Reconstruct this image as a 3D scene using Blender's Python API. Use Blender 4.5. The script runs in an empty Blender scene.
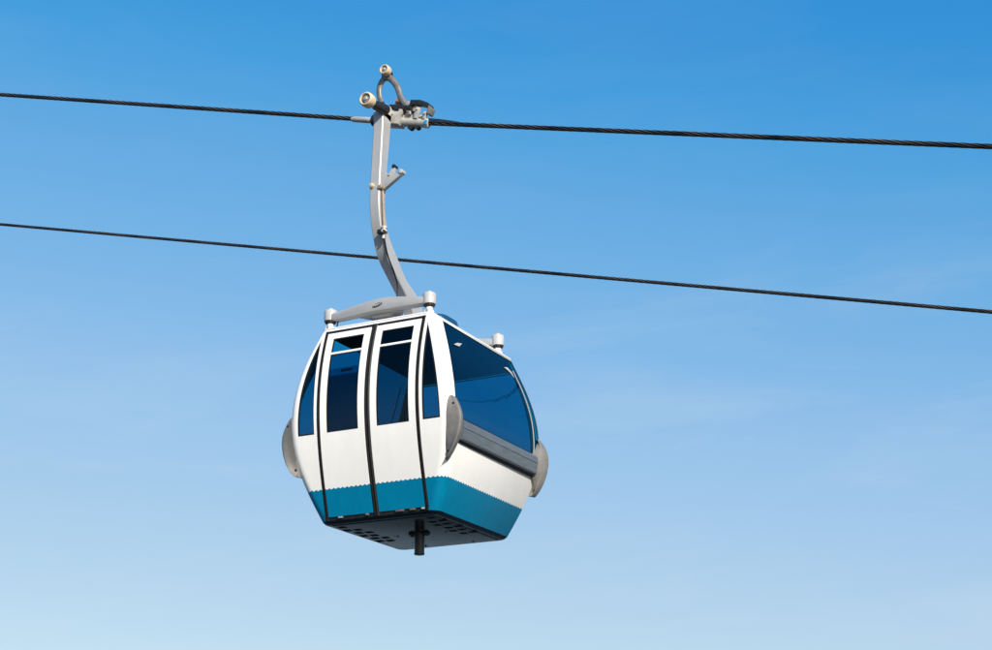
import bpy, bmesh, math, random
import numpy as np
from mathutils import Vector, Matrix
random.seed(4)
S = bpy.context.scene
COL = S.collection
H = 4.75                      # height of the cabin floor above the water
R = math.radians

# ------------------------------------------------------------------ materials
def new_mat(name):
    m = bpy.data.materials.new(name); m.use_nodes = True
    nt = m.node_tree; nt.nodes.clear()
    out = nt.nodes.new('ShaderNodeOutputMaterial')
    return m, nt, out

def N(nt, typ, **kw):
    n = nt.nodes.new(typ)
    for k, v in kw.items():
        if k.startswith('_'): setattr(n, k[1:], v)
        else:
            try: n.inputs[k].default_value = v
            except Exception: n.inputs[int(k[1:])].default_value = v
    return n

def math_node(nt, op, a, b=None, c=None):
    n = nt.nodes.new('ShaderNodeMath'); n.operation = op
    for i, v in enumerate((a, b, c)):
        if v is None: continue
        if isinstance(v, (int, float)): n.inputs[i].default_value = v
        else: nt.links.new(v, n.inputs[i])
    return n.outputs[0]

def plain(name, col, rough=0.5, metal=0.0, coat=0.0, var=0.10, scale=9.0, bump=0.0, bscale=60.0, stretch=(1, 1, 1), spec=0.5):
    """one colour with a little uneven wear in colour and gloss"""
    m, nt, out = new_mat(name)
    b = N(nt, 'ShaderNodeBsdfPrincipled'); L = nt.links
    tc = N(nt, 'ShaderNodeTexCoord'); mp = N(nt, 'ShaderNodeMapping'); mp.inputs['Scale'].default_value = stretch
    L.new(tc.outputs['Object'], mp.inputs[0])
    nz = N(nt, 'ShaderNodeTexNoise', Scale=scale, Detail=6.0, Roughness=0.65); L.new(mp.outputs[0], nz.inputs['Vector'])
    rp = N(nt, 'ShaderNodeValToRGB'); L.new(nz.outputs['Fac'], rp.inputs[0])
    c = np.array(col)
    rp.color_ramp.elements[0].position = 0.3; rp.color_ramp.elements[1].position = 0.7
    rp.color_ramp.elements[0].color = (*np.clip(c * (1 - var), 0, 1), 1)
    rp.color_ramp.elements[1].color = (*np.clip(c * (1 + var * .6), 0, 1), 1)
    L.new(rp.outputs[0], b.inputs['Base Color'])
    r = math_node(nt, 'MULTIPLY_ADD', nz.outputs['Fac'], 0.25, rough - 0.12); L.new(r, b.inputs['Roughness'])
    b.inputs['Metallic'].default_value = metal; b.inputs['Coat Weight'].default_value = coat
    b.inputs['Coat Roughness'].default_value = 0.08
    b.inputs['Specular IOR Level'].default_value = spec
    if bump:
        n2 = N(nt, 'ShaderNodeTexNoise', Scale=bscale, Detail=4.0); L.new(mp.outputs[0], n2.inputs['Vector'])
        bp = N(nt, 'ShaderNodeBump', Strength=bump, Distance=0.004); L.new(n2.outputs['Fac'], bp.inputs['Height'])
        L.new(bp.outputs[0], b.inputs['Normal'])
    L.new(b.outputs[0], out.inputs[0])
    return m

def livery():
    """white paint above a teal band whose upper edge is scalloped"""
    m, nt, out = new_mat('livery_paint'); L = nt.links
    b = N(nt, 'ShaderNodeBsdfPrincipled')
    tc = N(nt, 'ShaderNodeTexCoord'); sx = N(nt, 'ShaderNodeSeparateXYZ'); L.new(tc.outputs['Object'], sx.inputs[0])
    s = math_node(nt, 'ADD', sx.outputs[0], sx.outputs[1])
    w = math_node(nt, 'ABSOLUTE', math_node(nt, 'SINE', math_node(nt, 'MULTIPLY', s, math.pi / 0.050)))
    edge = math_node(nt, 'MULTIPLY_ADD', w, -0.012, 0.329)
    teal = math_node(nt, 'LESS_THAN', sx.outputs[2], edge)
    nz = N(nt, 'ShaderNodeTexNoise', Scale=3.0, Detail=7.0, Roughness=0.7); L.new(tc.outputs['Object'], nz.inputs['Vector'])
    mp = N(nt, 'ShaderNodeMapping'); mp.inputs['Scale'].default_value = (22, 22, 1.6); L.new(tc.outputs['Object'], mp.inputs[0])
    st = N(nt, 'ShaderNodeTexNoise', Scale=.6, Detail=2.0); L.new(mp.outputs[0], st.inputs['Vector'])
    dirt = math_node(nt, 'MULTIPLY', nz.outputs['Fac'], st.outputs['Fac'])
    def ramp(c0, c1):
        rp = N(nt, 'ShaderNodeValToRGB'); L.new(dirt, rp.inputs[0])
        rp.color_ramp.elements[0].position = .16; rp.color_ramp.elements[1].position = .36
        rp.color_ramp.elements[0].color = (*c0, 1); rp.color_ramp.elements[1].color = (*c1, 1); return rp.outputs[0]
    mix = N(nt, 'ShaderNodeMix', _data_type='RGBA')
    L.new(teal, mix.inputs['Factor'])
    L.new(ramp((.815, .79, .75), (.845, .825, .79)), mix.inputs[6]); L.new(ramp((.0001, .165, .300), (.0001, .184, .330)), mix.inputs[7])
    L.new(mix.outputs[2], b.inputs['Base Color'])
    L.new(math_node(nt, 'MULTIPLY_ADD', nz.outputs['Fac'], 0.2, 0.28), b.inputs['Roughness'])
    b.inputs['Specular IOR Level'].default_value = 0.14
    n2 = N(nt, 'ShaderNodeTexNoise', Scale=2.2, Detail=1.0); L.new(tc.outputs['Object'], n2.inputs['Vector'])
    bp = N(nt, 'ShaderNodeBump', Strength=0.10, Distance=0.03); L.new(n2.outputs['Fac'], bp.inputs['Height']); L.new(bp.outputs[0], b.inputs['Normal'])
    L.new(b.outputs[0], out.inputs[0]); return m

def glass(name, tint, wob=0.05):
    m, nt, out = new_mat(name); L = nt.links
    t = N(nt, 'ShaderNodeBsdfTransparent'); t.inputs[0].default_value = (*tint, 1)
    g = N(nt, 'ShaderNodeBsdfGlossy', Roughness=0.015); g.inputs['Color'].default_value = (.55, .85, .92, 1)
    fr = N(nt, 'ShaderNodeFresnel', IOR=1.36); ge = N(nt, 'ShaderNodeNewGeometry')
    tc = N(nt, 'ShaderNodeTexCoord'); nz = N(nt, 'ShaderNodeTexNoise', Scale=3.0, Detail=1.5); L.new(tc.outputs['Object'], nz.inputs['Vector'])
    bp = N(nt, 'ShaderNodeBump', Strength=wob, Distance=0.05); L.new(nz.outputs['Fac'], bp.inputs['Height'])
    L.new(bp.outputs[0], g.inputs['Normal']); L.new(bp.outputs[0], fr.inputs['Normal'])
    fac = math_node(nt, 'MULTIPLY', fr.outputs[0], math_node(nt, 'SUBTRACT', 1.0, ge.outputs['Backfacing']))
    mx = N(nt, 'ShaderNodeMixShader'); L.new(fac, mx.inputs[0]); L.new(t.outputs[0], mx.inputs[1]); L.new(g.outputs[0], mx.inputs[2])
    L.new(mx.outputs[0], out.inputs[0]); return m

M = dict(
    livery=livery(),
    lining=plain('dark_interior_lining', (.060, .052, .046), .7),
    glass=glass('blue_tinted_glass', (.13, .60, .715)),
    doorglass=glass('dark_blue_door_glass', (.09, .41, .50)),
    slideglass=glass('dark_sliding_pane_glass', (.08, .30, .36)),
    railglass=glass('pane_edge_acrylic', (.35, .66, .74)),
    trackrust=plain('rusty_track_steel', (.16, .10, .06), .6, var=.4, scale=30),
    yoke=plain('brown_forged_steel', (.20, .18, .16), .45, metal=.3, var=.35, scale=18),
    seal=plain('black_rubber', (.010, .0095, .0095), .5, var=.2, spec=.35),
    roofwhite=plain('white_roof_paint', (.78, .77, .75), .45, var=.06),
    silver=plain('silver_grey_paint', (.375, .372, .37), .46, metal=.1, var=.08, scale=5, bump=.05),
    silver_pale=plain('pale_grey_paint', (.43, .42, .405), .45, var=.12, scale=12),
    steel=plain('worn_cast_steel', (.44, .42, .385), .45, metal=.2, var=.34, scale=16, bump=.25),
    darksteel=plain('oily_dark_steel', (.016, .016, .017), .42, metal=.0, var=.5, scale=20),
    bumper=plain('weathered_grey_plastic', (.165, .157, .146), .62, var=.22, scale=10, bump=.12, bscale=90),
    rail=plain('brushed_grey_aluminium', (.135, .155, .170), .42, metal=.25, var=.32, scale=5, stretch=(8, 1, 14)),
    pan=plain('dark_underbody_paint', (.006, .012, .022), .25, var=.3, spec=.5),
    plate=plain('polished_underside_sheet', (.010, .017, .021), .15, metal=0, var=.9, scale=3.0, stretch=(.6, 6, 1), bump=.03, bscale=5, spec=.14),
    hole=plain('black_vent_opening', (.004, .004, .004), .8),
    post=plain('black_post_enamel', (.022, .027, .032), .38, var=.2),
    tyre=plain('cream_polyurethane', (.66, .52, .34), .5, var=.22, scale=25),
    hub=plain('galvanised_hub', (.42, .40, .37), .4, metal=.5, var=.3, scale=30),
    rust=plain('brownish_rod_steel', (.33, .25, .17), .5, metal=.25, var=.35, scale=30),
    white_stud=plain('white_stud_paint', (.76, .75, .73), .5, var=.12, scale=25),
    bolt=plain('tarnished_bolt', (.60, .50, .36), .45, metal=.3, var=.3, scale=40),
    teal=plain('teal_cap_plastic', (.0, .26, .44), .4),
    orange=plain('copper_spring_housing', (.40, .16, .06), .5, var=.3, scale=30),
    rope=plain('greased_steel_wire', (.030, .024, .019), .42, metal=.55, var=.55, scale=45),
    badge=plain('dark_badge_print', (.05, .06, .07), .5),
    dome=plain('blue_smoked_acrylic', (.012, .055, .12), .2, var=.1),
)

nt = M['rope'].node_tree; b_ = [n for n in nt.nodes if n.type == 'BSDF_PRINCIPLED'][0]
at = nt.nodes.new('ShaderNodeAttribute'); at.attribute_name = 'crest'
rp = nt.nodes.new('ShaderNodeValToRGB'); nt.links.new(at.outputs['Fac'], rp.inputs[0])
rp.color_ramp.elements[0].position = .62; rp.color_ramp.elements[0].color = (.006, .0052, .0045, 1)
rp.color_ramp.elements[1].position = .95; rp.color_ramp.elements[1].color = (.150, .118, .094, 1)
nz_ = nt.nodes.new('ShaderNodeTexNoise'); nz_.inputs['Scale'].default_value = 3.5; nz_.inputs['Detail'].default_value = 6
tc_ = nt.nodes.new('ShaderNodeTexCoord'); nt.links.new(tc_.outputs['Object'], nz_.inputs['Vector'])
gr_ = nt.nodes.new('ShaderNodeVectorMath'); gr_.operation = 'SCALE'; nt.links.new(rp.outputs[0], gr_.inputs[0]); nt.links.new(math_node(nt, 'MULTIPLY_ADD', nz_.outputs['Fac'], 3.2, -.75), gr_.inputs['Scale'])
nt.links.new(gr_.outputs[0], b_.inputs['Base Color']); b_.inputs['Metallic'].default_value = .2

# ------------------------------------------------------------------ object helpers
def tag(o, label=None, cat=None, group=None, kind=None):
    if label: o['label'] = label
    if cat: o['category'] = cat
    if group: o['group'] = group
    if kind: o['kind'] = kind
    return o

def link(name, bm, mats, parent=None, smooth=35, recalc=True):
    if recalc: bmesh.ops.recalc_face_normals(bm, faces=bm.faces)
    me = bpy.data.meshes.new(name); bm.to_mesh(me); bm.free()
    for m in (mats if isinstance(mats, (list, tuple)) else [mats]): me.materials.append(m)
    if smooth:
        me.polygons.foreach_set('use_smooth', [True] * len(me.polygons))
        me.set_sharp_from_angle(angle=R(smooth))
    o = bpy.data.objects.new(name, me); COL.objects.link(o)
    if parent: o.parent = parent
    return o

def box(bm, x0, x1, y0, y1, z0, z1, bev=0.0, M4=None):
    g = bmesh.ops.create_cube(bm, size=1.0); vs = g['verts']
    for v in vs:
        v.co = Vector(((x0 + x1) / 2 + v.co.x * (x1 - x0), (y0 + y1) / 2 + v.co.y * (y1 - y0), (z0 + z1) / 2 + v.co.z * (z1 - z0)))
    if bev:
        es = list({e for v in vs for e in v.link_edges})
        r = bmesh.ops.bevel(bm, geom=es, offset=bev, segments=2, affect='EDGES', profile=.5)
        vs = list({v for f in r['faces'] for v in f.verts} | {v for v in vs if v.is_valid})
    if M4 is not None:
        for v in vs: v.co = M4 @ v.co
    return vs

def loft(bm, rings, cap=True, close=True):
    vr = [[bm.verts.new(p) for p in r] for r in rings]
    n = len(vr[0])
    for a, b in zip(vr, vr[1:]):
        for i in range(n if close else n - 1):
            j = (i + 1) % n
            bm.faces.new((a[i], a[j], b[j], b[i]))
    if cap:
        bm.faces.new(vr[0][::-1]); bm.faces.new(vr[-1])
    return vr

def frame_of(d):
    d = Vector(d).normalized(); up = Vector((0, 0, 1)) if abs(d.z) < .95 else Vector((1, 0, 0))
    u = d.cross(up).normalized(); v = u.cross(d).normalized(); return u, v

def lathe(bm, p, d, prof, n=28):
    """profile [(distance along d, radius)] turned round the axis d from p"""
    p = Vector(p); dv = Vector(d).normalized(); u, v = frame_of(dv)
    rings = [[p + dv * t + (u * math.cos(k * 2 * math.pi / n) + v * math.sin(k * 2 * math.pi / n)) * max(r, 1e-4) for k in range(n)] for t, r in prof]
    loft(bm, rings)

def smoothpath(pts, per=6):
    P = [np.array(p, float) for p in pts]; P = [2 * P[0] - P[1]] + P + [2 * P[-1] - P[-2]]; out = []
    for i in range(1, len(P) - 2):
        for k in range(per):
            t = k / per; a, b, c, d = P[i - 1:i + 3]
            out.append(.5 * (2 * b + (c - a) * t + (2 * a - 5 * b + 4 * c - d) * t * t + (3 * b - 3 * c + d - a) * t ** 3))
    out.append(P[-2]); return out

def tube(bm, pts, r, n=12, per=6, flat=1.0):
    P = smoothpath(pts, per) if per > 1 else [np.array(p, float) for p in pts]
    rr = r if callable(r) else (lambda t: r)
    rings = []; u = None
    for i, p in enumerate(P):
        d = Vector(P[min(i + 1, len(P) - 1)] - P[max(i - 1, 0)]).normalized()
        if u is None: u, v = frame_of(d)
        else:
            u = (u - d * u.dot(d)).normalized(); v = d.cross(u).normalized()
        q = rr(i / (len(P) - 1))
        rings.append([Vector(p) + (u * math.cos(k * 2 * math.pi / n) + v * flat * math.sin(k * 2 * math.pi / n)) * q for k in range(n)])
    loft(bm, rings)

def extrude_outline(bm, pts, axis_vec, depth, bev=0.0):
    """closed 3-D outline pushed along axis_vec by depth"""
    a = Vector(axis_vec).normalized()
    vs = [bm.verts.new(Vector(p)) for p in pts]; f = bm.faces.new(vs)
    r = bmesh.ops.extrude_face_region(bm, geom=[f]); nv = [e for e in r['geom'] if isinstance(e, bmesh.types.BMVert)]
    for v in nv: v.co += a * depth
    if bev:
        es = list({e for v in vs + nv for e in v.link_edges})
        bmesh.ops.bevel(bm, geom=es, offset=bev, segments=2, affect='EDGES', profile=.5)

# ------------------------------------------------------------------ cabin skin: rounded rectangles that swell at the waist
def poly(pts, deg):
    z, v = np.array(pts).T; c = np.polyfit(z, v, deg); dc = np.polyder(c)
    return (lambda t: float(np.polyval(c, t))), (lambda t: float(np.polyval(dc, t)))
Bf, dBf = poly([(0, .765), (.06, .782), (.32, .855), (.55, .922), (.755, .970), (.99, 1.0), (1.2, 1.008), (1.4, 1.0), (1.59, .975), (1.75, .94), (1.9, .895), (1.97, .87)], 4)
Af, dAf = poly([(0, .640), (.13, .700), (.34, .79), (.53, .855), (.68, .890), (.83, .908), (1.03, .905), (1.2, .882), (1.35, .847), (1.52, .793), (1.64, .750), (1.8, .684), (1.95, .622)], 4)
TRI, _ = poly([(.83, .795), (1.0, .792), (1.16, .783), (1.35, .752), (1.5, .715), (1.64, .677), (1.83, .614)], 3)
def Rf(z): return float(np.interp(z, [0, 1.1, 1.64, 1.95], [.10, .095, .055, .042]))

def arcp(phi, z, sx, sy, off=0.0):
    a, b, r = Af(z), Bf(z), Rf(z); c, s = math.cos(phi), math.sin(phi)
    n = Vector((sx * c, sy * s, -(dAf(z) * c + dBf(z) * s))).normalized()
    return Vector((sx * (a - r + r * c), sy * (b - r + r * s), z)) + n * off, n

def PF(x, z, sy=-1, off=0.0):
    """point of the door side (sy=-1) or the far side (sy=1)"""
    a, b, r = Af(z), Bf(z), Rf(z)
    if abs(x) > a - r:
        return arcp(math.acos(min(1, (abs(x) - a + r) / r)), z, math.copysign(1, x), sy, off)
    n = Vector((0, sy, -dBf(z))).normalized(); return Vector((x, sy * b, z)) + n * off, n

def PE(y, z, sx=1, off=0.0):
    a, b, r = Af(z), Bf(z), Rf(z)
    if abs(y) > b - r:
        return arcp(math.asin(min(1, (abs(y) - b + r) / r)), z, sx, math.copysign(1, y), off)
    n = Vector((sx, 0, -dAf(z))).normalized(); return Vector((sx * a, y, z)) + n * off, n

def levels(keys, step=.04):
    keys = sorted(keys); out = []
    for a, b in zip(keys, keys[1:]):
        n = max(1, round((b - a) / step)); out += [a + (b - a) * k / n for k in range(n)]
    return out + [keys[-1]]

def skin(bm, cols, zs, skip=lambda c, z: False, t=.03):
    """sheet of thickness t over columns cols (functions of z), open where skip(column, z_mid)"""
    out, inn = {}, {}
    def V(c, k):
        if (c, k) not in out:
            p, n = cols[c](zs[k]); out[c, k] = bm.verts.new(p); inn[c, k] = bm.verts.new(p - n * t)
        return out[c, k], inn[c, k]
    cells = {(c, k) for c in range(len(cols) - 1) for k in range(len(zs) - 1) if not skip(c, (zs[k] + zs[k + 1]) / 2)}
    for c, k in cells:
        q = [V(c, k), V(c + 1, k), V(c + 1, k + 1), V(c, k + 1)]
        bm.faces.new([a for a, _ in q]); bm.faces.new([b for _, b in q][::-1]).material_index = 1
        for (dc, dk), (i, j) in {(0, -1): (0, 1), (1, 0): (1, 2), (0, 1): (2, 3), (-1, 0): (3, 0)}.items():
            if (c + dc, k + dk) not in cells:
                bm.faces.new((q[i][1], q[j][1], q[j][0], q[i][0]))

def const(f, u, **kw): return lambda z: f(u, z, **kw)
def band(f, u0, u1, z0, z1, off, t, bm, step=.04, n=1, **kw):
    """strip between two edges that may be functions of z"""
    g = lambda u, z: u(z) if callable(u) else u
    cols = [(lambda z, k=k: f(g(u0, z) + (g(u1, z) - g(u0, z)) * k / n, z, off=off, **kw)) for k in range(n + 1)]
    skin(bm, cols, levels([z0, z1], step), t=t)

def ring_seal(bm, f, u0, u1, z0, z1, w, off, t, **kw):
    """rubber frame round an opening"""
    g = lambda u, z: u(z) if callable(u) else u
    sgn = 1 if g(u1, (z0 + z1) / 2) > g(u0, (z0 + z1) / 2) else -1
    cols = [(lambda z, h=h: f(h(z), z, off=off, **kw)) for h in (lambda z: g(u0, z), lambda z: g(u0, z) + sgn * w, lambda z: g(u1, z) - sgn * w, lambda z: g(u1, z))]
    zs = levels([z0, z0 + w, z1 - w, z1], .04)
    skin(bm, cols, zs, lambda c, z: c == 1 and z0 + w < z < z1 - w, t)

# ================================================================== THE GONDOLA
gon = bpy.data.objects.new('gondola_cabin', None); COL.objects.link(gon); gon.location = (0, 0, H)
gon.empty_display_size = .3
tag(gon, 'white gondola cabin with teal lower band, hanging from the upper rope on a grey arm', 'cable car')

SEAM, TIN = .575, .607
ZT, ZW0, ZW1 = 1.945, .85, 1.828
EW0, EW1 = .872, 1.934
def YL(z): return Bf(z) - Rf(z) - .004
def YR(z): return Bf(z) - Rf(z) * .42          # the pane runs round into the far corner
def YN(z): return min(YL(z), float(np.interp(z, [1.0, 1.15, 1.3, 1.45, 1.6, 1.75, 1.95], [.893, .882, .862, .825, .775, .722, .652])))   # door-side edge of the end pane

# ---- body shell: both ends with their corners, the far wall and the door header
bm = bmesh.new()
zs = levels([.028, .33, ZW0, EW0, 1.65, ZW1, 1.886, EW1, ZT], .04)
for sx in (1, -1):
    cols = []; kinds = []
    def add(fn, kind): cols.append(fn); kinds.append(kind)
    def tri_col(sy): return lambda z: PF(sx * (TRI(z) if ZW0 - .001 <= z else TRI(ZW0) + (Af(z) - Rf(z) - Af(ZW0) + Rf(ZW0)) * .9), z, sy)
    def arc_col(k, sy):
        def fn(z):
            x = abs(tri_col(sy)(z)[0].x); a, r = Af(z), Rf(z)
            ph0 = math.acos(max(0, min(1, (x - a + r) / r))) if x > a - r else math.pi / 2
            pe = math.asin(.58) if sy > 0 else 0.0
            return arcp(pe + (ph0 - pe) * (1 - k / 8), z, sx, sy)
        return fn
    def end_col(s): return lambda z: PE(YR(z) if s > 0 else -YN(z), z, sx)
    add(lambda z: PF(sx * SEAM, z, -1), 's'); add(lambda z: PF(sx * min(TIN, Af(z) - .03), z, -1), 'tri'); add(tri_col(-1), 's')
    for k in range(0, 9): add(arc_col(k, -1), 's')
    add(end_col(-1), 'end'); add(end_col(1), 's')
    for k in range(8, -1, -1): add(arc_col(k, 1), 's')
    add(tri_col(1), 'tri'); add(lambda z: PF(sx * min(TIN, Af(z) - .03), z, 1), 's'); add(lambda z: PF(sx * SEAM, z, 1), 's')
    # drop degenerate duplicate column (flat part of the front runs tri -> arc start)
    def skip(c, z):
        if kinds[c] == 'tri': return ZW0 < z < ZW1 - .004
        if c >= len(cols) - 3: return ZW0 < z < ZW1 - .004
        if kinds[c] == 'end': return EW0 < z < EW1
        return False
    skin(bm, cols, zs, skip)
# far wall with two windows
fx = [-SEAM, 0, SEAM]
skin(bm, [const(PF, x, sy=1) for x in fx], zs, lambda c, z: ZW0 < z < ZW1 - .004)
# white header above the doors
skin(bm, [const(PF, x) for x in (-SEAM, 0, SEAM)], [1.927, ZT])
bmesh.ops.remove_doubles(bm, verts=bm.verts, dist=.0004)
link('body_shell', bm, [M['livery'], M['lining']], gon, 40)

# ---- roof
def ring(z, off=0.0, n=8, lift=0.0):
    pts = []
    for sx, sy, rev in ((1, -1, True), (1, 1, False), (-1, 1, True), (-1, -1, False)):
        for k in range(n + 1):
            ph = (1 - k / n if rev else k / n) * math.pi / 2
            p, nrm = arcp(ph, z, sx, sy); h = Vector((nrm.x, nrm.y, 0)).normalized()
            q = p + h * off; q.z = z + lift; pts.append(q)
    return pts
bm = bmesh.new()
r0 = ring(ZT)
def shrink(k, z): return [Vector((p.x * k, p.y * k, z)) for p in r0]
loft(bm, [ring(ZT, -.03, lift=-.012), ring(ZT, 0, lift=.001), ring(ZT, .004, lift=.010), ring(ZT, -.006, lift=.022), shrink(.93, ZT + .036), shrink(.80, ZT + .050), shrink(.4, ZT + .062), shrink(.05, ZT + .064)])
roof = link('roof', bm, [M['roofwhite']], gon, 40)
bm = bmesh.new(); loft(bm, [ring(ZT - .035, -.036), shrink(.935, ZT - .014)])
link('ceiling_lining', bm, M['lining'], gon)
bm = bmesh.new()      # smoked roof dome
loft(bm, [[Vector((.40 + .165 * k * math.copysign(abs(math.cos(t)) ** .5, math.cos(t)), -.34 + .20 * k * math.copysign(abs(math.sin(t)) ** .5, math.sin(t)), z)) for t in np.linspace(0, 2 * math.pi, 32, endpoint=False)]
          for k, z in ((1, 1.96), (1.0, 2.035), (.94, 2.065), (.8, 2.078), (.4, 2.083))])
link('roof_hatch', bm, M['dome'], roof)

# ---- doors
def make_door(s):
    x0, x1, w0, w1 = .034, .534, .103, .462
    bm = bmesh.new()
    zz = levels([.062, .33, ZW0, 1.650, 1.671, ZW1, 1.892], .04)
    skin(bm, [const(PF, s * x, off=.004) for x in (x0, w0, w1, x1)], zz, lambda c, z: c == 1 and (ZW0 < z < 1.65 or 1.671 < z < ZW1), .028)
    d = link('door', bm, [M['livery'], M['lining']], gon, 40)
    for za, zb in ((ZW0, 1.65), (1.671, ZW1)):
        if za > 1.6 and s < 0: continue          # the upper light of this door is open
        bm = bmesh.new(); band(PF, s * (w0 + .003), s * (w1 - .003), za + .003, zb - .003, -.008, .006, bm)
        link('window_pane', bm, [M['doorglass' if s > 0 else 'glass']] * 2, d, 40)
    bm = bmesh.new(); ring_seal(bm, PF, s * (w0 + .0015), s * (w1 - .0015), ZW0 + .0015, ZW1 - .0015, .009, -.001, .014)
    link('window_seal', bm, [M['seal'], M['seal']], d, 40)
    if s < 0:      # its pane slides down behind the lower one
        bm = bmesh.new(); band(PF, s * (w0 - .02), s * (w1 + .02), ZW0 - .02, 1.43, -.030, .006, bm)
        sp = link('sliding_pane', bm, [M['slideglass']] * 2, d, 40)
        bm = bmesh.new(); band(PF, s * (w0 - .02), s * (w1 + .02), 1.430, 1.505, -.030, .006, bm); link('pane_rail', bm, [M['railglass']] * 2, sp, 40)
        bm = bmesh.new(); y = -Bf(1.47) + .026; box(bm, -.33, -.20, y - .006, y + .004, 1.455, 1.482, .003); link('pane_handle', bm, M['seal'], sp)
    return d
doors = [make_door(s) for s in (-1, 1)]
# rubber seams between and beside the doors
for xa, xb in ((-.0335, .0335), (-.5745, -.5345), (.5345, .5745)):
    bm = bmesh.new()
    n0 = [(0, -.012), (.18, .004), (.36, .006), (.46, -.010), (.54, -.010), (.64, .006), (.82, .004), (1, -.012)]
    cols = [(lambda z, x=xa + (xb - xa) * k, o=o: PF(x, z, off=o)) for k, o in n0]
    skin(bm, cols, levels([.03, 1.926], .04), t=.02)
    link('door_seam', bm, [M['seal'], M['seal']], gon, 50)
bm = bmesh.new(); band(PF, -.574, .574, 1.893, 1.9265, -.010, .02, bm, n=2); link('door_top_seal', bm, [M['seal'], M['seal']], gon)
bm = bmesh.new(); band(PF, -.574, .574, .024, .0615, -.006, .03, bm, n=2); trk = link('door_track', bm, [M['darksteel'], M['darksteel']], gon)
for xc, w, mt in ((.512, .030, 'silver_pale'), (-.40, .05, 'hub'), (-.10, .035, 'bumper'), (.26, .09, 'trackrust'), (.40, .06, 'trackrust')):
    bm = bmesh.new(); y = -Bf(.05) - .004; box(bm, xc - w / 2, xc + w / 2, y - .008, y + .01, .042, .058, .002); link('track_roller', bm, M[mt], trk)

# ---- far wall panes, corner panes and end panes
bm = bmesh.new(); band(PF, lambda z: -TRI(z) + .002, lambda z: TRI(z) - .002, ZW0 - .002, ZW1 - .003, -.010, .006, bm, n=8, sy=1)
w = link('far_window', bm, [M['glass'], M['glass']], gon, 40)
bm = bmesh.new(); ring_seal(bm, PF, lambda z: -TRI(z) + .002, lambda z: TRI(z) - .002, ZW0 - .001, ZW1 - .003, .014, .002, .014, sy=1); link('window_seal', bm, [M['seal'], M['seal']], w)
for sx in (-1, 1):
    for sy in (-1,):
        a, b = (lambda z, sx=sx: sx * (TIN + .002)), (lambda z, sx=sx: sx * max(TIN + .003, TRI(z) - .002))
        bm = bmesh.new(); band(PF, a, b, ZW0 + .002, ZW1 - .008, -.012, .006, bm, n=3, sy=sy)
        w = link('corner_window', bm, [M['glass'], M['glass']], gon, 40)
        bm = bmesh.new()
        ed = .013
        band(PF, lambda z: b(z) - sx * min(ed, .45 * abs(b(z) - a(z))), b, ZW0 + .002, ZW1 - .008, -.002, .012, bm, sy=sy)
        band(PF, a, lambda z: a(z) + sx * min(ed * .8, .45 * abs(b(z) - a(z))), ZW0 + .002, ZW1 - .008, -.002, .012, bm, sy=sy)
        band(PF, lambda z: a(z) + sx * ed * .8, lambda z: b(z) - sx * ed, ZW0 + .002, ZW0 + .016, -.002, .012, bm, sy=sy)
        link('window_seal', bm, [M['seal'], M['seal']], w)
for sx in (1, -1):
    f = lambda u, z, off=0.0: PE(u, z, sx, off)
    bm = bmesh.new(); band(f, lambda z: -YN(z) + .003, lambda z: YR(z) - .003, EW0 - .02, EW1 - .003, -.004, .007, bm, n=48)
    w = link('end_window', bm, [M['glass'], M['glass']], gon, 40)
    bm = bmesh.new(); ring_seal(bm, f, lambda z: -YN(z) + .0015, lambda z: YR(z) - .0015, EW0 + .0015, EW1 - .0015, .012, 0.0, .014)
    link('window_seal', bm, [M['seal'], M['seal']], w)
    bm = bmesh.new()   # pale trim line near the far edge of the pane
    band(f, (lambda z: YL(z) - .100), (lambda z: YL(z) - .088), .885, 1.80, .0025, .006, bm)
    link('edge_trim', bm, [M['silver'], M['silver']], w)
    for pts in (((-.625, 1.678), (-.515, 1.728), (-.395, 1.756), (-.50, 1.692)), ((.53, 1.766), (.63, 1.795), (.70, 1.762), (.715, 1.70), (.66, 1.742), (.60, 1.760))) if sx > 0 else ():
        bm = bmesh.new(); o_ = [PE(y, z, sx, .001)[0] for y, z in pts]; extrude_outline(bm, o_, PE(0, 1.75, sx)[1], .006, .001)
        link('glint_plate', bm, M['silver_pale'], w)  # pale plates added in the shape of bright glints on the pane

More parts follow.
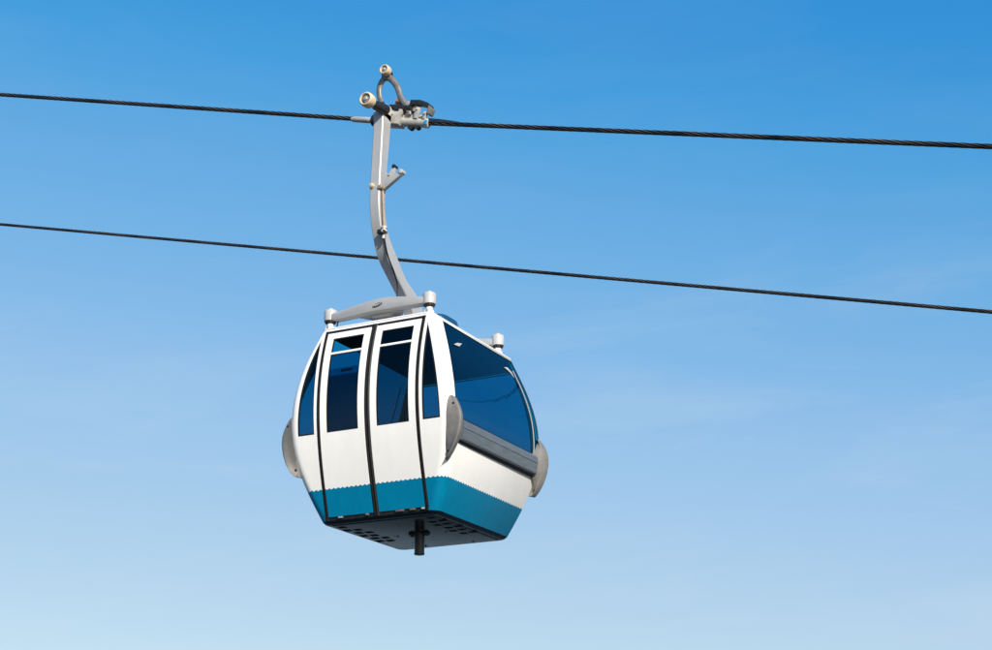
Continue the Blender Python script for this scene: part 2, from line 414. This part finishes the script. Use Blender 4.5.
# ---- grey rub rail and corner bumpers
for sx in (1, -1):
    bm = bmesh.new()
    prof = [(.664, -.01), (.664, .046), (.670, .052), (.684, .054), (.690, .048), (.700, .049), (.764, .052), (.770, .047), (.777, .052), (.832, .049), (.842, .042), (.858, .026), (.861, .018), (.861, -.01)]
    rings = []
    for y in np.linspace(-.80, .80, 9):
        rings.append([Vector((sx * (Af(z) + o), y, z)) for z, o in prof])
    loft(bm, rings); rl = link('rub_rail', bm, M['rail'], gon, 30)
    bm = bmesh.new(); loft(bm, [[Vector((sx * (Af(z) + o), y, z)) for z, o in ((.640, -.01), (.640, .008), (.650, .014), (.667, .014), (.667, -.01))] for y in (-.80, .80)])
    link('rail_seal', bm, M['seal'], rl)
    for sy in (-1, 1):
        # D-shaped fender wrapping the corner: horizontal sections from its bottom tip to its top tip
        HZ = ([.462, .478, .52, .60, .70, .80, .88, .95, 1.0, 1.04, 1.058], [.003, .022, .048, .080, .100, .106, .098, .074, .047, .020, .003])
        YZ = ([.462, .52, .60, .67, .72, .85, .88, .95, 1.0, 1.058], [.925, .900, .850, .765, .740, .740, .772, .845, .888, .925])
        bm = bmesh.new(); rings = []
        for z in np.concatenate([np.linspace(.462, .53, 7)[:-1], np.linspace(.53, 1.0, 18)[:-1], np.linspace(1.0, 1.058, 6)]):
            h = .93 * float(np.interp(z, *HZ)); y2 = float(np.interp(z, *YZ)); a = Af(z)
            ph = R(28 + 34 * min(1, (h / .09)) ** .5)
            p, nn = arcp(ph, z, 1, -1); nn = Vector((nn.x, nn.y, 0)).normalized()
            A0 = p - nn * .012; A1 = p + nn * min(.007, h * .3)
            ctrl = [A1, A1.lerp(Vector((a + h, -.948, z)), .5) + nn * h * .04, Vector((a + h * .93, -.960, z)), Vector((a + h * .98, -.932, z)),
                    Vector((a + h * .74, -.88 * .9 - y2 * .1, z)), Vector((a + h * .36, -.88 * .5 - y2 * .5, z)), Vector((a + .004, -y2, z))]
            pts = [A0] + [Vector(q) for q in smoothpath(ctrl, 4)] + [Vector((a - .014, -y2, z)), Vector((a - .03, -.86, z))]
            rings.append([Vector((sx * q.x, -sy * q.y, q.z)) for q in pts])
        loft(bm, rings)
        bp = link('bumper', bm, M['bumper'], gon, 50)
        for z, q in ((.535, .35), (.975, .55)):
            bm = bmesh.new(); h = float(np.interp(z, *HZ)); p, nn = arcp(R(52), z, 1, -1)
            p0 = Vector(p); tip = Vector((Af(z) + h, -.948, z)); c_ = (tip - p0).normalized(); dd = Vector((-c_.y, c_.x, 0)); dd = dd if dd.y < 0 else -dd
            p = p0.lerp(tip, q) + dd * (h * .03 + .004)
            lathe(bm, (sx * (p.x - dd.x * .012), -sy * (p.y - dd.y * .012), z), (sx * dd.x, -sy * dd.y, 0), [(0, .012), (.016, .012), (.018, .008)], 10); link('screw', bm, M['hole'], bp)

# ---- underbody
bm = bmesh.new()
loft(bm, [ring(.030, -.030), ring(.028, -.002), ring(.022, -.004), ring(.012, -.010), ring(.004, -.022), ring(0, -.042), ring(0, -.075), ring(.012, -.080)])
pan = link('floor_pan', bm, M['pan'], gon, 60)
bm = bmesh.new(); loft(bm, [ring(.008, -.074), ring(-.004, -.0745), ring(-.006, -.085)]); plate = link('floor_plate', bm, M['plate'], gon)
for sx in (-1, 1):       # two staggered rows of slots at each end of the floor
    for row, xr in enumerate((.515, .405)):
        for k in range(6):
            y = -.60 + k * .155 + row * .02
            x = sx * (xr + .035 * ((k % 2) - .5))
            if row == 1 and k == 0: continue
            bm = bmesh.new(); box(bm, x - .040, x + .040, y - .034, y + .034, -.0085, -.004, .002); link('vent_slot', bm, M['hole'], plate)
for y in (.05, .62):
    for x in (-.25, .30):
        bm = bmesh.new(); lathe(bm, (x, y, -.005), (0, 0, -1), [(0, .012), (.004, .012), (.006, .007)], 10); link('rivet', bm, M['plate'], plate)
bm = bmesh.new(); lathe(bm, (.03, 0, -.004), (0, 0, -1), [(0, .052), (.03, .052), (.032, .050), (.20, .050), (.202, .053), (.212, .053), (.217, .046)], 32)
post = link('guide_post', bm, M['post'], gon)
bm = bmesh.new(); box(bm, -.075, .130, -.045, .045, -.024, -.0065, .006); link('post_flange', bm, M['post'], post)
for x in (-.055, .112):
    bm = bmesh.new(); lathe(bm, (x, 0, -.024), (0, 0, -1), [(0, .018), (.012, .018), (.014, .012)], 6); link('flange_bolt', bm, M['post'], post)

# ---- hanger arm: box section bowed out over the door side
front = [(-.942, 4.22), (-.936, 4.06), (-.955, 3.66), (-.970, 3.33), (-.958, 3.10), (-.893, 2.87), (-.780, 2.66), (-.560, 2.49), (-.375, 2.36), (-.24, 2.22), (-.19, 2.08)]
back = [(-.760, 4.22), (-.770, 4.12), (-.812, 3.71), (-.841, 3.36), (-.838, 3.13), (-.755, 2.895), (-.585, 2.72), (-.390, 2.54), (-.165, 2.43), (-.03, 2.28), (.02, 2.08)]
fp, bp_ = smoothpath(front, 6), smoothpath(back, 6)
bm = bmesh.new(); rings = []
W = .0575; c = .010
for i, (f, b) in enumerate(zip(fp, bp_)):
    f, b = np.array(f), np.array(b); d = (b - f) / np.linalg.norm(b - f)
    def q(x, p): return Vector((x, p[0], p[1]))
    rings.append([q(-W + c, f), q(W - c, f), q(W, f + d * c), q(W, b - d * c), q(W - c, b), q(-W + c, b), q(-W, b - d * c), q(-W, f + d * c)])
loft(bm, rings); arm = link('hanger_arm', bm, M['silver'], gon, 30)
bm = bmesh.new(); lathe(bm, (-.028, -.966, 3.375), (0, -1, 0), [(0, .030), (.018, .030), (.020, .024), (.034, .024), (.038, .018)], 16); link('arm_bolt', bm, M['bolt'], arm)
bm = bmesh.new()       # eye welded on top of the arm
extrude_outline(bm, [(-.0575, y, z) for y, z in ((-.945, 4.18), (-.925, 4.27), (-.87, 4.325), (-.78, 4.325), (-.70, 4.27), (-.70, 4.20), (-.77, 4.14))], (1, 0, 0), .115, .008)
link('arm_head', bm, M['silver_pale'], arm, 30)

# ---- door lever bracket on the arm, its rod, clamp and cable
bm = bmesh.new()
extrude_outline(bm, [(x, -.935, z) for x, z in ((.058, 3.525), (.105, 3.520), (.135, 3.475), (.185, 3.575), (.215, 3.560), (.195, 3.500), (.235, 3.472), (.285, 3.500), (.300, 3.470), (.185, 3.395), (.082, 3.330), (.058, 3.335))], (0, 1, 0), .05, .004)
brk = link('door_lever', bm, M['silver'], gon, 30)
bm = bmesh.new(); lathe(bm, (.285, -.948, 3.487), (0, 1, 0), [(0, .016), (.004, .024), (.07, .024), (.074, .016)], 18); link('cam_roller', bm, M['silver_pale'], brk)
bm = bmesh.new(); lathe(bm, (.200, -.942, 3.562), (0, 1, 0), [(0, .020), (.060, .020)], 12); link('lever_pin', bm, M['darksteel'], brk)
bm = bmesh.new(); lathe(bm, (.150, -.944, 3.480), (0, 1, 0), [(0, .014), (.03, .014)], 12); link('lever_pin', bm, M['bolt'], brk)
bm = bmesh.new(); lathe(bm, (.066, -.985, 3.345), (0, 1, 0), [(0, .018), (.004, .023), (.08, .023)], 16); link('lever_pivot', bm, M['rust'], brk)
bm = bmesh.new(); tube(bm, [(.076, -.935, 3.34), (.080, -.925, 3.15), (.082, -.905, 2.95), (.082, -.885, 2.84)], .0135, 10); rod = link('control_rod', bm, M['rust'], gon)
bm = bmesh.new(); lathe(bm, (.080, -.897, 2.905), (.0, -.1, -1), [(-.035, .020), (-.03, .034), (-.012, .034), (-.006, .026), (.010, .026), (.012, .042), (.03, .042), (.034, .022), (.10, .016)], 16); link('rod_clamp', bm, M['steel'], rod)
bm = bmesh.new(); lathe(bm, (.072, -.935, 2.868), (.0, .0, -1), [(-.02, .030), (-.016, .044), (.012, .044), (.016, .030)], 18); link('clamp_ring', bm, M['darksteel'], rod)
bm = bmesh.new(); tube(bm, [(.076, -.885, 2.84), (.072, -.86, 2.78), (.070, -.79, 2.655), (.066, -.66, 2.53), (.062, -.585, 2.42), (.055, -.575, 2.30), (.05, -.57, 2.16)], .0085, 8); link('control_cable', bm, M['seal'], rod)

# ---- suspension frame over the roof: two arched cross beams and a spine, four dampers
YF, YR = -.82, .65
bm = bmesh.new()
for yc in (YF, YR):
    top = [(-.535, 2.118), (-.42, 2.135), (-.28, 2.160), (-.13, 2.182), (.0, 2.195), (.13, 2.195), (.28, 2.175), (.42, 2.150), (.535, 2.130)]
    bot = [(.535, 2.062), (.42, 2.060), (.28, 2.062), (.13, 2.064), (0, 2.066), (-.13, 2.064), (-.28, 2.056), (-.42, 2.050), (-.535, 2.050)]
    extrude_outline(bm, [(x, yc - .055, z) for x, z in top + bot], (0, 1, 0), .11, .014)
box(bm, -.11, .11, YF + .03, YR - .03, 2.035, 2.115, .012)
extrude_outline(bm, [(x, y, 2.055) for x, y in ((-.11, YF + .04), (-.26, YF + .04), (-.11, YF + .26))], (0, 0, 1), .05, .004)
extrude_outline(bm, [(x, y, 2.055) for x, y in ((.11, YF + .04), (.11, YF + .26), (.26, YF + .04))], (0, 0, 1), .05, .004)
extrude_outline(bm, [(-.14, y, z) for y, z in ((-.28, 2.09), (-.22, 2.20), (.04, 2.20), (.14, 2.09))], (1, 0, 0), .28, .012)
frm = link('suspension_frame', bm, M['silver'], gon, 30)
# badge on the front beam: an oval with a brushed squiggle
bm = bmesh.new(); yb = YF - .0565
loft(bm, [[Vector((.012 + .056 * k * math.cos(t), yb - o, 2.124 + .019 * k * math.sin(t) + .012 * math.cos(t))) for t in np.linspace(0, 2 * math.pi, 28, endpoint=False)] for k, o in ((1, 0), (1, .003), (.9, .004))])
bdg = link('badge', bm, M['badge'], frm)
bm = bmesh.new(); tube(bm, [(-.030, yb - .005, 2.112), (-.018, yb - .005, 2.128), (-.008, yb - .005, 2.115), (.004, yb - .005, 2.132), (.014, yb - .005, 2.120), (.026, yb - .005, 2.134), (.04, yb - .005, 2.128), (.058, yb - .005, 2.142)], .004, 6, 4); link('badge_mark', bm, M['silver_pale'], bdg)
bm = bmesh.new(); tube(bm, [(-.49, YF + .02, 2.06), (-.50, YF + .02, 2.02), (-.515, YF + .04, 1.985), (-.53, YF + .06, 1.96)], .007, 8); link('drain_hose', bm, M['seal'], frm)
for x in (-.57, .57):
    for y in (YF, YR):
        bm = bmesh.new(); lathe(bm, (x, y, 2.060), (0, 0, 1), [(-.006, .060), (-.002, .066), (.100, .066), (.110, .060), (.113, .030), (.122, .024), (.132, .022), (.137, .012)], 32)
        d = link('damper', bm, M['silver_pale'], gon, 35)
        bm = bmesh.new(); lathe(bm, (x, y, 2.028), (0, 0, 1), [(0, .040), (.010, .056), (.026, .058)], 28); link('rubber_mount', bm, M['seal'], d)
        bm = bmesh.new(); box(bm, x - .040, x + .040, y - .035, y + .035, 1.935, 2.000, .010); lathe(bm, (x, y, 1.96), (0, 0, 1), [(0, .034), (.082, .034)], 18); link('mount_foot', bm, M['white_stud'], d)
        bm = bmesh.new(); lathe(bm, (x + .0, y - .036, 1.99), (0, -1, 0), [(0, .012), (.010, .012), (.012, .008)], 8); link('foot_bolt', bm, M['steel'], d)

# ---- rope grip
SL = -.275; YG = -.68; ZG = 4.215
t = Vector((1, 0, SL)).normalized(); nrm = Vector((-SL, 0, 1)).normalized()
def G(u, y, w):      # grip frame: u along the rope, y across it, w away from it
    return Vector((0, 0, ZG)) + t * u + Vector((0, y, 0)) + nrm * w
rot = Matrix.Translation((0, 0, ZG)) @ Matrix.Rotation(math.atan(-SL), 4, 'Y')
def gbox(bm, u0, u1, y0, y1, w0, w1, bev=.004): box(bm, u0, u1, y0, y1, w0, w1, bev, rot)
bm = bmesh.new()
lathe(bm, G(.0, YG, 0), t, [(0, .046), (.43, .046), (.437, .052), (.462, .052), (.470, .044)], 28)       # jaw sleeve
lathe(bm, G(-.50, YG, .0), t, [(0, .024), (.03, .031), (.24, .033), (.30, .036)], 24)
gbox(bm, -.13, .15, YG - .09, YG + .07, -.055, .085, .012)
gbox(bm, .12, .40, YG - .02, YG + .05, .02, .085, .008)
gbox(bm, .30, .345, YG - .055, YG - .015, .03, .155, .006)
gbox(bm, .405, .440, YG - .050, YG - .01, .03, .115, .006)
gbox(bm, .10, .15, YG - .065, YG - .02, .03, .135, .010)
gbox(bm, -.03, .20, YG + .02, YG + .06, .195, .245, .008)
gbox(bm, .24, .29, YG - .02, YG + .05, .12, .205, .006)
grip = link('rope_grip', bm, M['steel'], gon, 35)
bm = bmesh.new(); lathe(bm, G(-.235, YG, 0), t, [(0, .040), (.015, .062), (.045, .064), (.11, .056), (.12, .04)], 24); lathe(bm, G(-.14, YG, .02), t, [(0, .07), (.06, .075)], 20); link('jaw_collar', bm, M['darksteel'], grip)
bm = bmesh.new(); lathe(bm, G(.473, YG, -.0), t, [(-.01, .040), (.0, .040), (.004, .034)], 24); link('end_cap', bm, M['silver_pale'], grip)
bm = bmesh.new()
extrude_outline(bm, [G(.462, YG - .0535 + .0, w) + t * d for w, d in ((-.030, -.02), (.012, -.02), (.020, .01), (-.030, .012))], (0, 1, 0), .035, .003); link('teal_marker', bm, M['teal'], grip)
bm = bmesh.new(); lathe(bm, G(.27, YG, -.052), (0, 1, 0), [(-.03, .018), (-.025, .034), (.025, .034), (.03, .018)], 20); lathe(bm, G(.35, YG + .0, -.046), (0, 1, 0), [(-.025, .03), (.025, .03)], 20); link('under_roller', bm, M['darksteel'], grip)
bm = bmesh.new(); gbox(bm, .02, .24, YG - .03, YG + .03, .075, .19, .012); lathe(bm, G(-.02, YG - .045, .14), t, [(0, .03), (.26, .03)], 18); link('spring_pack', bm, M['darksteel'], grip)
bm = bmesh.new(); lathe(bm, G(.02, YG - .02, .222), t, [(0, .026), (.075, .026)], 16); link('spring_housing', bm, M['orange'], grip)
for u, y, w in ((.20, YG - .03, .075), (.37, YG - .025, .065), (.32, YG - .058, .13), (.06, YG - .092, .05), (-.05, YG - .092, .05), (.425, YG - .055, .09)):
    bm = bmesh.new(); lathe(bm, G(u, y, w), (0, -1, 0), [(0, .014), (.010, .014), (.013, .008)], 8); link('grip_bolt', bm, M['bolt'], grip)
# opening lever with a hooked tip
bm = bmesh.new(); pts = [(.225, .235), (.33, .245), (.43, .215), (.475, .190)]
extrude_outline(bm, [G(u, YG - .045, w) for u, w in [(.20, .175), (.20, .235), (.32, .240), (.42, .215), (.470, .185), (.455, .150), (.40, .170), (.32, .185)]], (0, 1, 0), .07, .006)
lev = link('opening_lever', bm, M['darksteel'], grip, 30)
bm = bmesh.new(); extrude_outline(bm, [G(u, YG - .055, w) for u, w in [(.445, .185), (.490, .160), (.480, .085), (.440, .090)]], (0, 1, 0), .09, .006); link('lever_tip', bm, M['bumper'], lev, 30)
# horseshoe yoke that carries the upper roller
bm = bmesh.new()
yk = [(-.085, -.72, 4.42), (-.120, -.72, 4.50), (-.130, -.72, 4.60), (-.100, -.72, 4.68), (-.045, -.72, 4.718), (.025, -.72, 4.672), (.090, -.72, 4.575), (.128, -.72, 4.465), (.175, -.72, 4.375), (.225, -.72, 4.285), (.245, -.72, 4.215)]
tube(bm, yk, lambda s: .017 + .006 * math.sin(s * math.pi), 12, 6, 1.5)
extrude_outline(bm, [(x, -.745, z) for x, z in ((-.085, 4.69), (-.095, 4.74), (-.085, 4.80), (-.045, 4.82), (-.005, 4.79), (.015, 4.73), (.02, 4.675))], (0, 1, 0), .05, .006)
yoke = link('roller_yoke', bm, M['yoke'], grip, 40)

def roller(p, rad, wid, name='running_wheel'):
    """cream tyre with a recessed grey hub, axis across the rope, p = front of the hub"""
    p = Vector(p); bm = bmesh.new()
    lathe(bm, p, (0, 1, 0), [(.018, rad * .66), (.0, rad * .74), (.0, rad * .86), (.010, rad * .97), (.03, rad), (wid - .02, rad), (wid - .006, rad * .95), (wid, rad * .82), (wid, rad * .3)], 36)
    w = link(name, bm, M['tyre'], grip, 35)
    bm = bmesh.new(); lathe(bm, p + Vector((0, .016, 0)), (0, 1, 0), [(.0, rad * .66), (.014, rad * .67), (.02, rad * .4)], 30); link('hub', bm, M['hub'] if rad < .07 else M['darksteel'], w)
    bm = bmesh.new(); lathe(bm, p + Vector((0, .0, 0)), (0, 1, 0), [(-.004, rad * .20), (.0, rad * .27), (.012, rad * .30), (.014, rad * .50), (.03, rad * .50)], 20); link('hub_cap', bm, M['hub'], w)
    return w
roller((.065, -1.30, 4.190), .076, .102)
roller((-.010, -.835, 4.757), .056, .080, 'guide_wheel')
bm = bmesh.new(); lathe(bm, (.062, -1.19, 4.186), (0, 1, .18), [(0, .030), (.06, .036), (.10, .050), (.26, .056), (.30, .056)], 24); link('wheel_axle', bm, M['darksteel'], grip)
bm = bmesh.new(); lathe(bm, (-.012, -.77, 4.757), (0, 1, 0), [(0, .03), (.08, .03)], 16); link('guide_axle', bm, M['darksteel'], grip)
# tapered rope guide tongue beyond the jaw
bm = bmesh.new(); rings = []
for u, wt, wb in ((.45, .052, .006), (.60, .048, .008), (.75, .038, .010), (.90, .022, .014)):
    rings.append([G(u, YG - .03, wb), G(u, YG + .03, wb), G(u, YG + .02, wt), G(u, YG - .02, wt)])
loft(bm, rings); link('guide_tongue', bm, M['darksteel'], grip, 30)

# ================================================================== THE ROPES
def rope(name, pts, rad, lay, label):
    P = [Vector(p) for p in pts]; bm = bmesh.new(); rings = []; n = 36
    s0 = 0.0
    for a, b in zip(P, P[1:]):
        d = (b - a); L = d.length; d.normalize(); u, v = frame_of(d); k = int(L / .03)
        for i in range(k):
            s = s0 + L * i / k; p = a + d * (L * i / k); tw = -s / lay * 2 * math.pi
            ring_ = []
            for j in range(n):
                th = j * 2 * math.pi / n; q = ((th * 6 / (2 * math.pi)) % 1.0 - .5) * 2
                r = rad * (.68 + .34 * math.sqrt(max(0, 1 - q * q)))
                ring_.append(p + (u * math.cos(th + tw) + v * math.sin(th + tw)) * r)
            rings.append(ring_)
        s0 += L
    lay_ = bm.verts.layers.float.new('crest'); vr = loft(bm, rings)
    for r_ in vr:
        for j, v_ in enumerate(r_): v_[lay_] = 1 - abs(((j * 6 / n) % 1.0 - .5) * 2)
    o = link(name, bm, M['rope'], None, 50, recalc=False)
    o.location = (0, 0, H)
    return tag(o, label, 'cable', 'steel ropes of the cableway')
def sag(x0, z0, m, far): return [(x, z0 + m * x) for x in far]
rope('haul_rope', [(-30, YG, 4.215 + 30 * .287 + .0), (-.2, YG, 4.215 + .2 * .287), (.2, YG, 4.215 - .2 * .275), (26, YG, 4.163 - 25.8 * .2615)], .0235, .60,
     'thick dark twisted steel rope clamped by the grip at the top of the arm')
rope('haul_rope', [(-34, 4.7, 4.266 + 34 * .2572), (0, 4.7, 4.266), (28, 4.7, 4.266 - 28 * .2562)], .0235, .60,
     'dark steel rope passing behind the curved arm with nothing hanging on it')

# ================================================================== WATER BELOW
bm = bmesh.new(); rings = []
prev = None
for r in (0.5, 10, 40, 200, 1000, 6000):
    cur = [bm.verts.new((r * math.cos(a * math.pi / 24), r * math.sin(a * math.pi / 24), 0)) for a in range(48)]
    if prev is None: bm.faces.new(cur)
    else:
        for i in range(48): bm.faces.new((prev[i], cur[i], cur[(i + 1) % 48], prev[(i + 1) % 48]))
    prev = cur
m, nt, out = new_mat('river_water'); b = N(nt, 'ShaderNodeBsdfPrincipled', Roughness=.22); b.inputs['Base Color'].default_value = (.016, .028, .030, 1)
tc = N(nt, 'ShaderNodeTexCoord'); nz = N(nt, 'ShaderNodeTexNoise', Scale=1.4, Detail=6.0); nt.links.new(tc.outputs['Object'], nz.inputs['Vector'])
bp2 = N(nt, 'ShaderNodeBump', Strength=.9, Distance=.45); nt.links.new(nz.outputs['Fac'], bp2.inputs['Height']); nt.links.new(bp2.outputs[0], b.inputs['Normal'])
nt.links.new(b.outputs[0], out.inputs[0])
w = link('water', bm, m, None, 0); w['kind'] = 'structure'

# ================================================================== LIGHT
SUN = Vector((.72, -.56, .465)).normalized()
el = math.asin(SUN.z); az = math.atan2(SUN.x, SUN.y)
sl = bpy.data.lights.new('sun', 'SUN'); sl.energy = 5.0; sl.angle = R(.53); sl.color = (1.0, .935, .83)
so = bpy.data.objects.new('sun', sl); COL.objects.link(so); so.rotation_euler = (-SUN).to_track_quat('-Z', 'Y').to_euler(); so.location = SUN * 60
wd = bpy.data.worlds.new('World'); S.world = wd; wd.use_nodes = True; nt = wd.node_tree; nt.nodes.clear()
sky = nt.nodes.new('ShaderNodeTexSky'); sky.sky_type = 'NISHITA'; sky.sun_disc = False
sky.sun_elevation = el; sky.sun_rotation = az; sky.altitude = 0; sky.air_density = 1.0; sky.dust_density = .6; sky.ozone_density = 3.0
bg = nt.nodes.new('ShaderNodeBackground'); bg.inputs[1].default_value = .12
wo = nt.nodes.new('ShaderNodeOutputWorld'); 
# the day's sky is a cleaner, more cyan blue than the model's: tone curves on its radiance
pre = nt.nodes.new('ShaderNodeVectorMath'); pre.operation = 'SCALE'; pre.inputs['Scale'].default_value = .12; nt.links.new(sky.outputs[0], pre.inputs[0])
cv = nt.nodes.new('ShaderNodeRGBCurve'); nt.links.new(pre.outputs[0], cv.inputs['Color'])
cv.mapping.use_clip = False; cv.mapping.extend = 'EXTRAPOLATED'
for ch, pts in enumerate((((0, 0), (.06, .012), (.119, .040), (.162, .134), (.198, .205), (.246, .305), (.314, .385), (.44, .497), (1, .95)),
                          ((0, .05), (.12, .19), (.216, .294), (.246, .348), (.292, .413), (.352, .476), (.429, .545), (.527, .604), (.686, .694), (1, .93)),
                          ((0, .30), (.2, .55), (.402, .692), (.515, .762), (.694, .823), (.896, .850), (1, .90)))):
    c_ = cv.mapping.curves[ch]
    while len(c_.points) < len(pts): c_.points.new(.5, .5)
    for p_, (x_, y_) in zip(c_.points, pts): p_.location = (x_, y_); p_.handle_type = 'AUTO_CLAMPED'
cv.mapping.update()
post_ = nt.nodes.new('ShaderNodeVectorMath'); post_.operation = 'SCALE'; post_.inputs['Scale'].default_value = 1 / .12 / 2 ** 0.22; 
# faint high cirrus, by direction in the sky
tcw = nt.nodes.new('ShaderNodeTexCoord'); mpw = nt.nodes.new('ShaderNodeMapping'); mpw.inputs['Scale'].default_value = (3.0, 3.0, 15.0); mpw.inputs['Rotation'].default_value = (.10, .06, 0)
nt.links.new(tcw.outputs['Generated'], mpw.inputs[0])
nzw = nt.nodes.new('ShaderNodeTexNoise'); nzw.inputs['Scale'].default_value = 1.6; nzw.inputs['Detail'].default_value = 8; nzw.inputs['Roughness'].default_value = .62; nzw.inputs['Distortion'].default_value = .5
nt.links.new(mpw.outputs[0], nzw.inputs['Vector'])
mr = nt.nodes.new('ShaderNodeMapRange'); mr.inputs['From Min'].default_value = .50; mr.inputs['From Max'].default_value = .85; mr.inputs['To Max'].default_value = .34
nt.links.new(nzw.outputs['Fac'], mr.inputs['Value'])
cir = nt.nodes.new('ShaderNodeMix'); cir.data_type = 'RGBA'; cir.inputs[7].default_value = (.62, .74, .84, 1)
sz = nt.nodes.new('ShaderNodeSeparateXYZ'); nt.links.new(tcw.outputs['Generated'], sz.inputs[0])
lowm = nt.nodes.new('ShaderNodeMapRange'); lowm.inputs['From Min'].default_value = .40; lowm.inputs['From Max'].default_value = .24; lowm.inputs['To Min'].default_value = .15; nt.links.new(sz.outputs[2], lowm.inputs['Value'])
nt.links.new(math_node(nt, 'MULTIPLY', mr.outputs[0], lowm.outputs[0]), cir.inputs['Factor']); nt.links.new(cv.outputs[0], cir.inputs[6])
nt.links.new(cir.outputs[2], post_.inputs[0])
nt.links.new(post_.outputs[0], bg.inputs[0]); nt.links.new(bg.outputs[0], wo.inputs[0])

# ================================================================== CAMERA
cam = bpy.data.cameras.new('camera'); co = bpy.data.objects.new('camera', cam); COL.objects.link(co)
cam.sensor_width = 36; cam.lens = 57.92; cam.clip_end = 20000
co.location = (7.837, -13.593, H - 3.1327); co.rotation_euler = (R(90 + 18.73), 0, R(27.1))
S.camera = co
S.view_settings.view_transform = 'Standard'; S.view_settings.look = 'None'; S.view_settings.gamma = 1; S.view_settings.exposure = 0.22
S.view_settings.use_curve_mapping = False
S.cycles.max_bounces = 12; S.cycles.transparent_max_bounces = 24
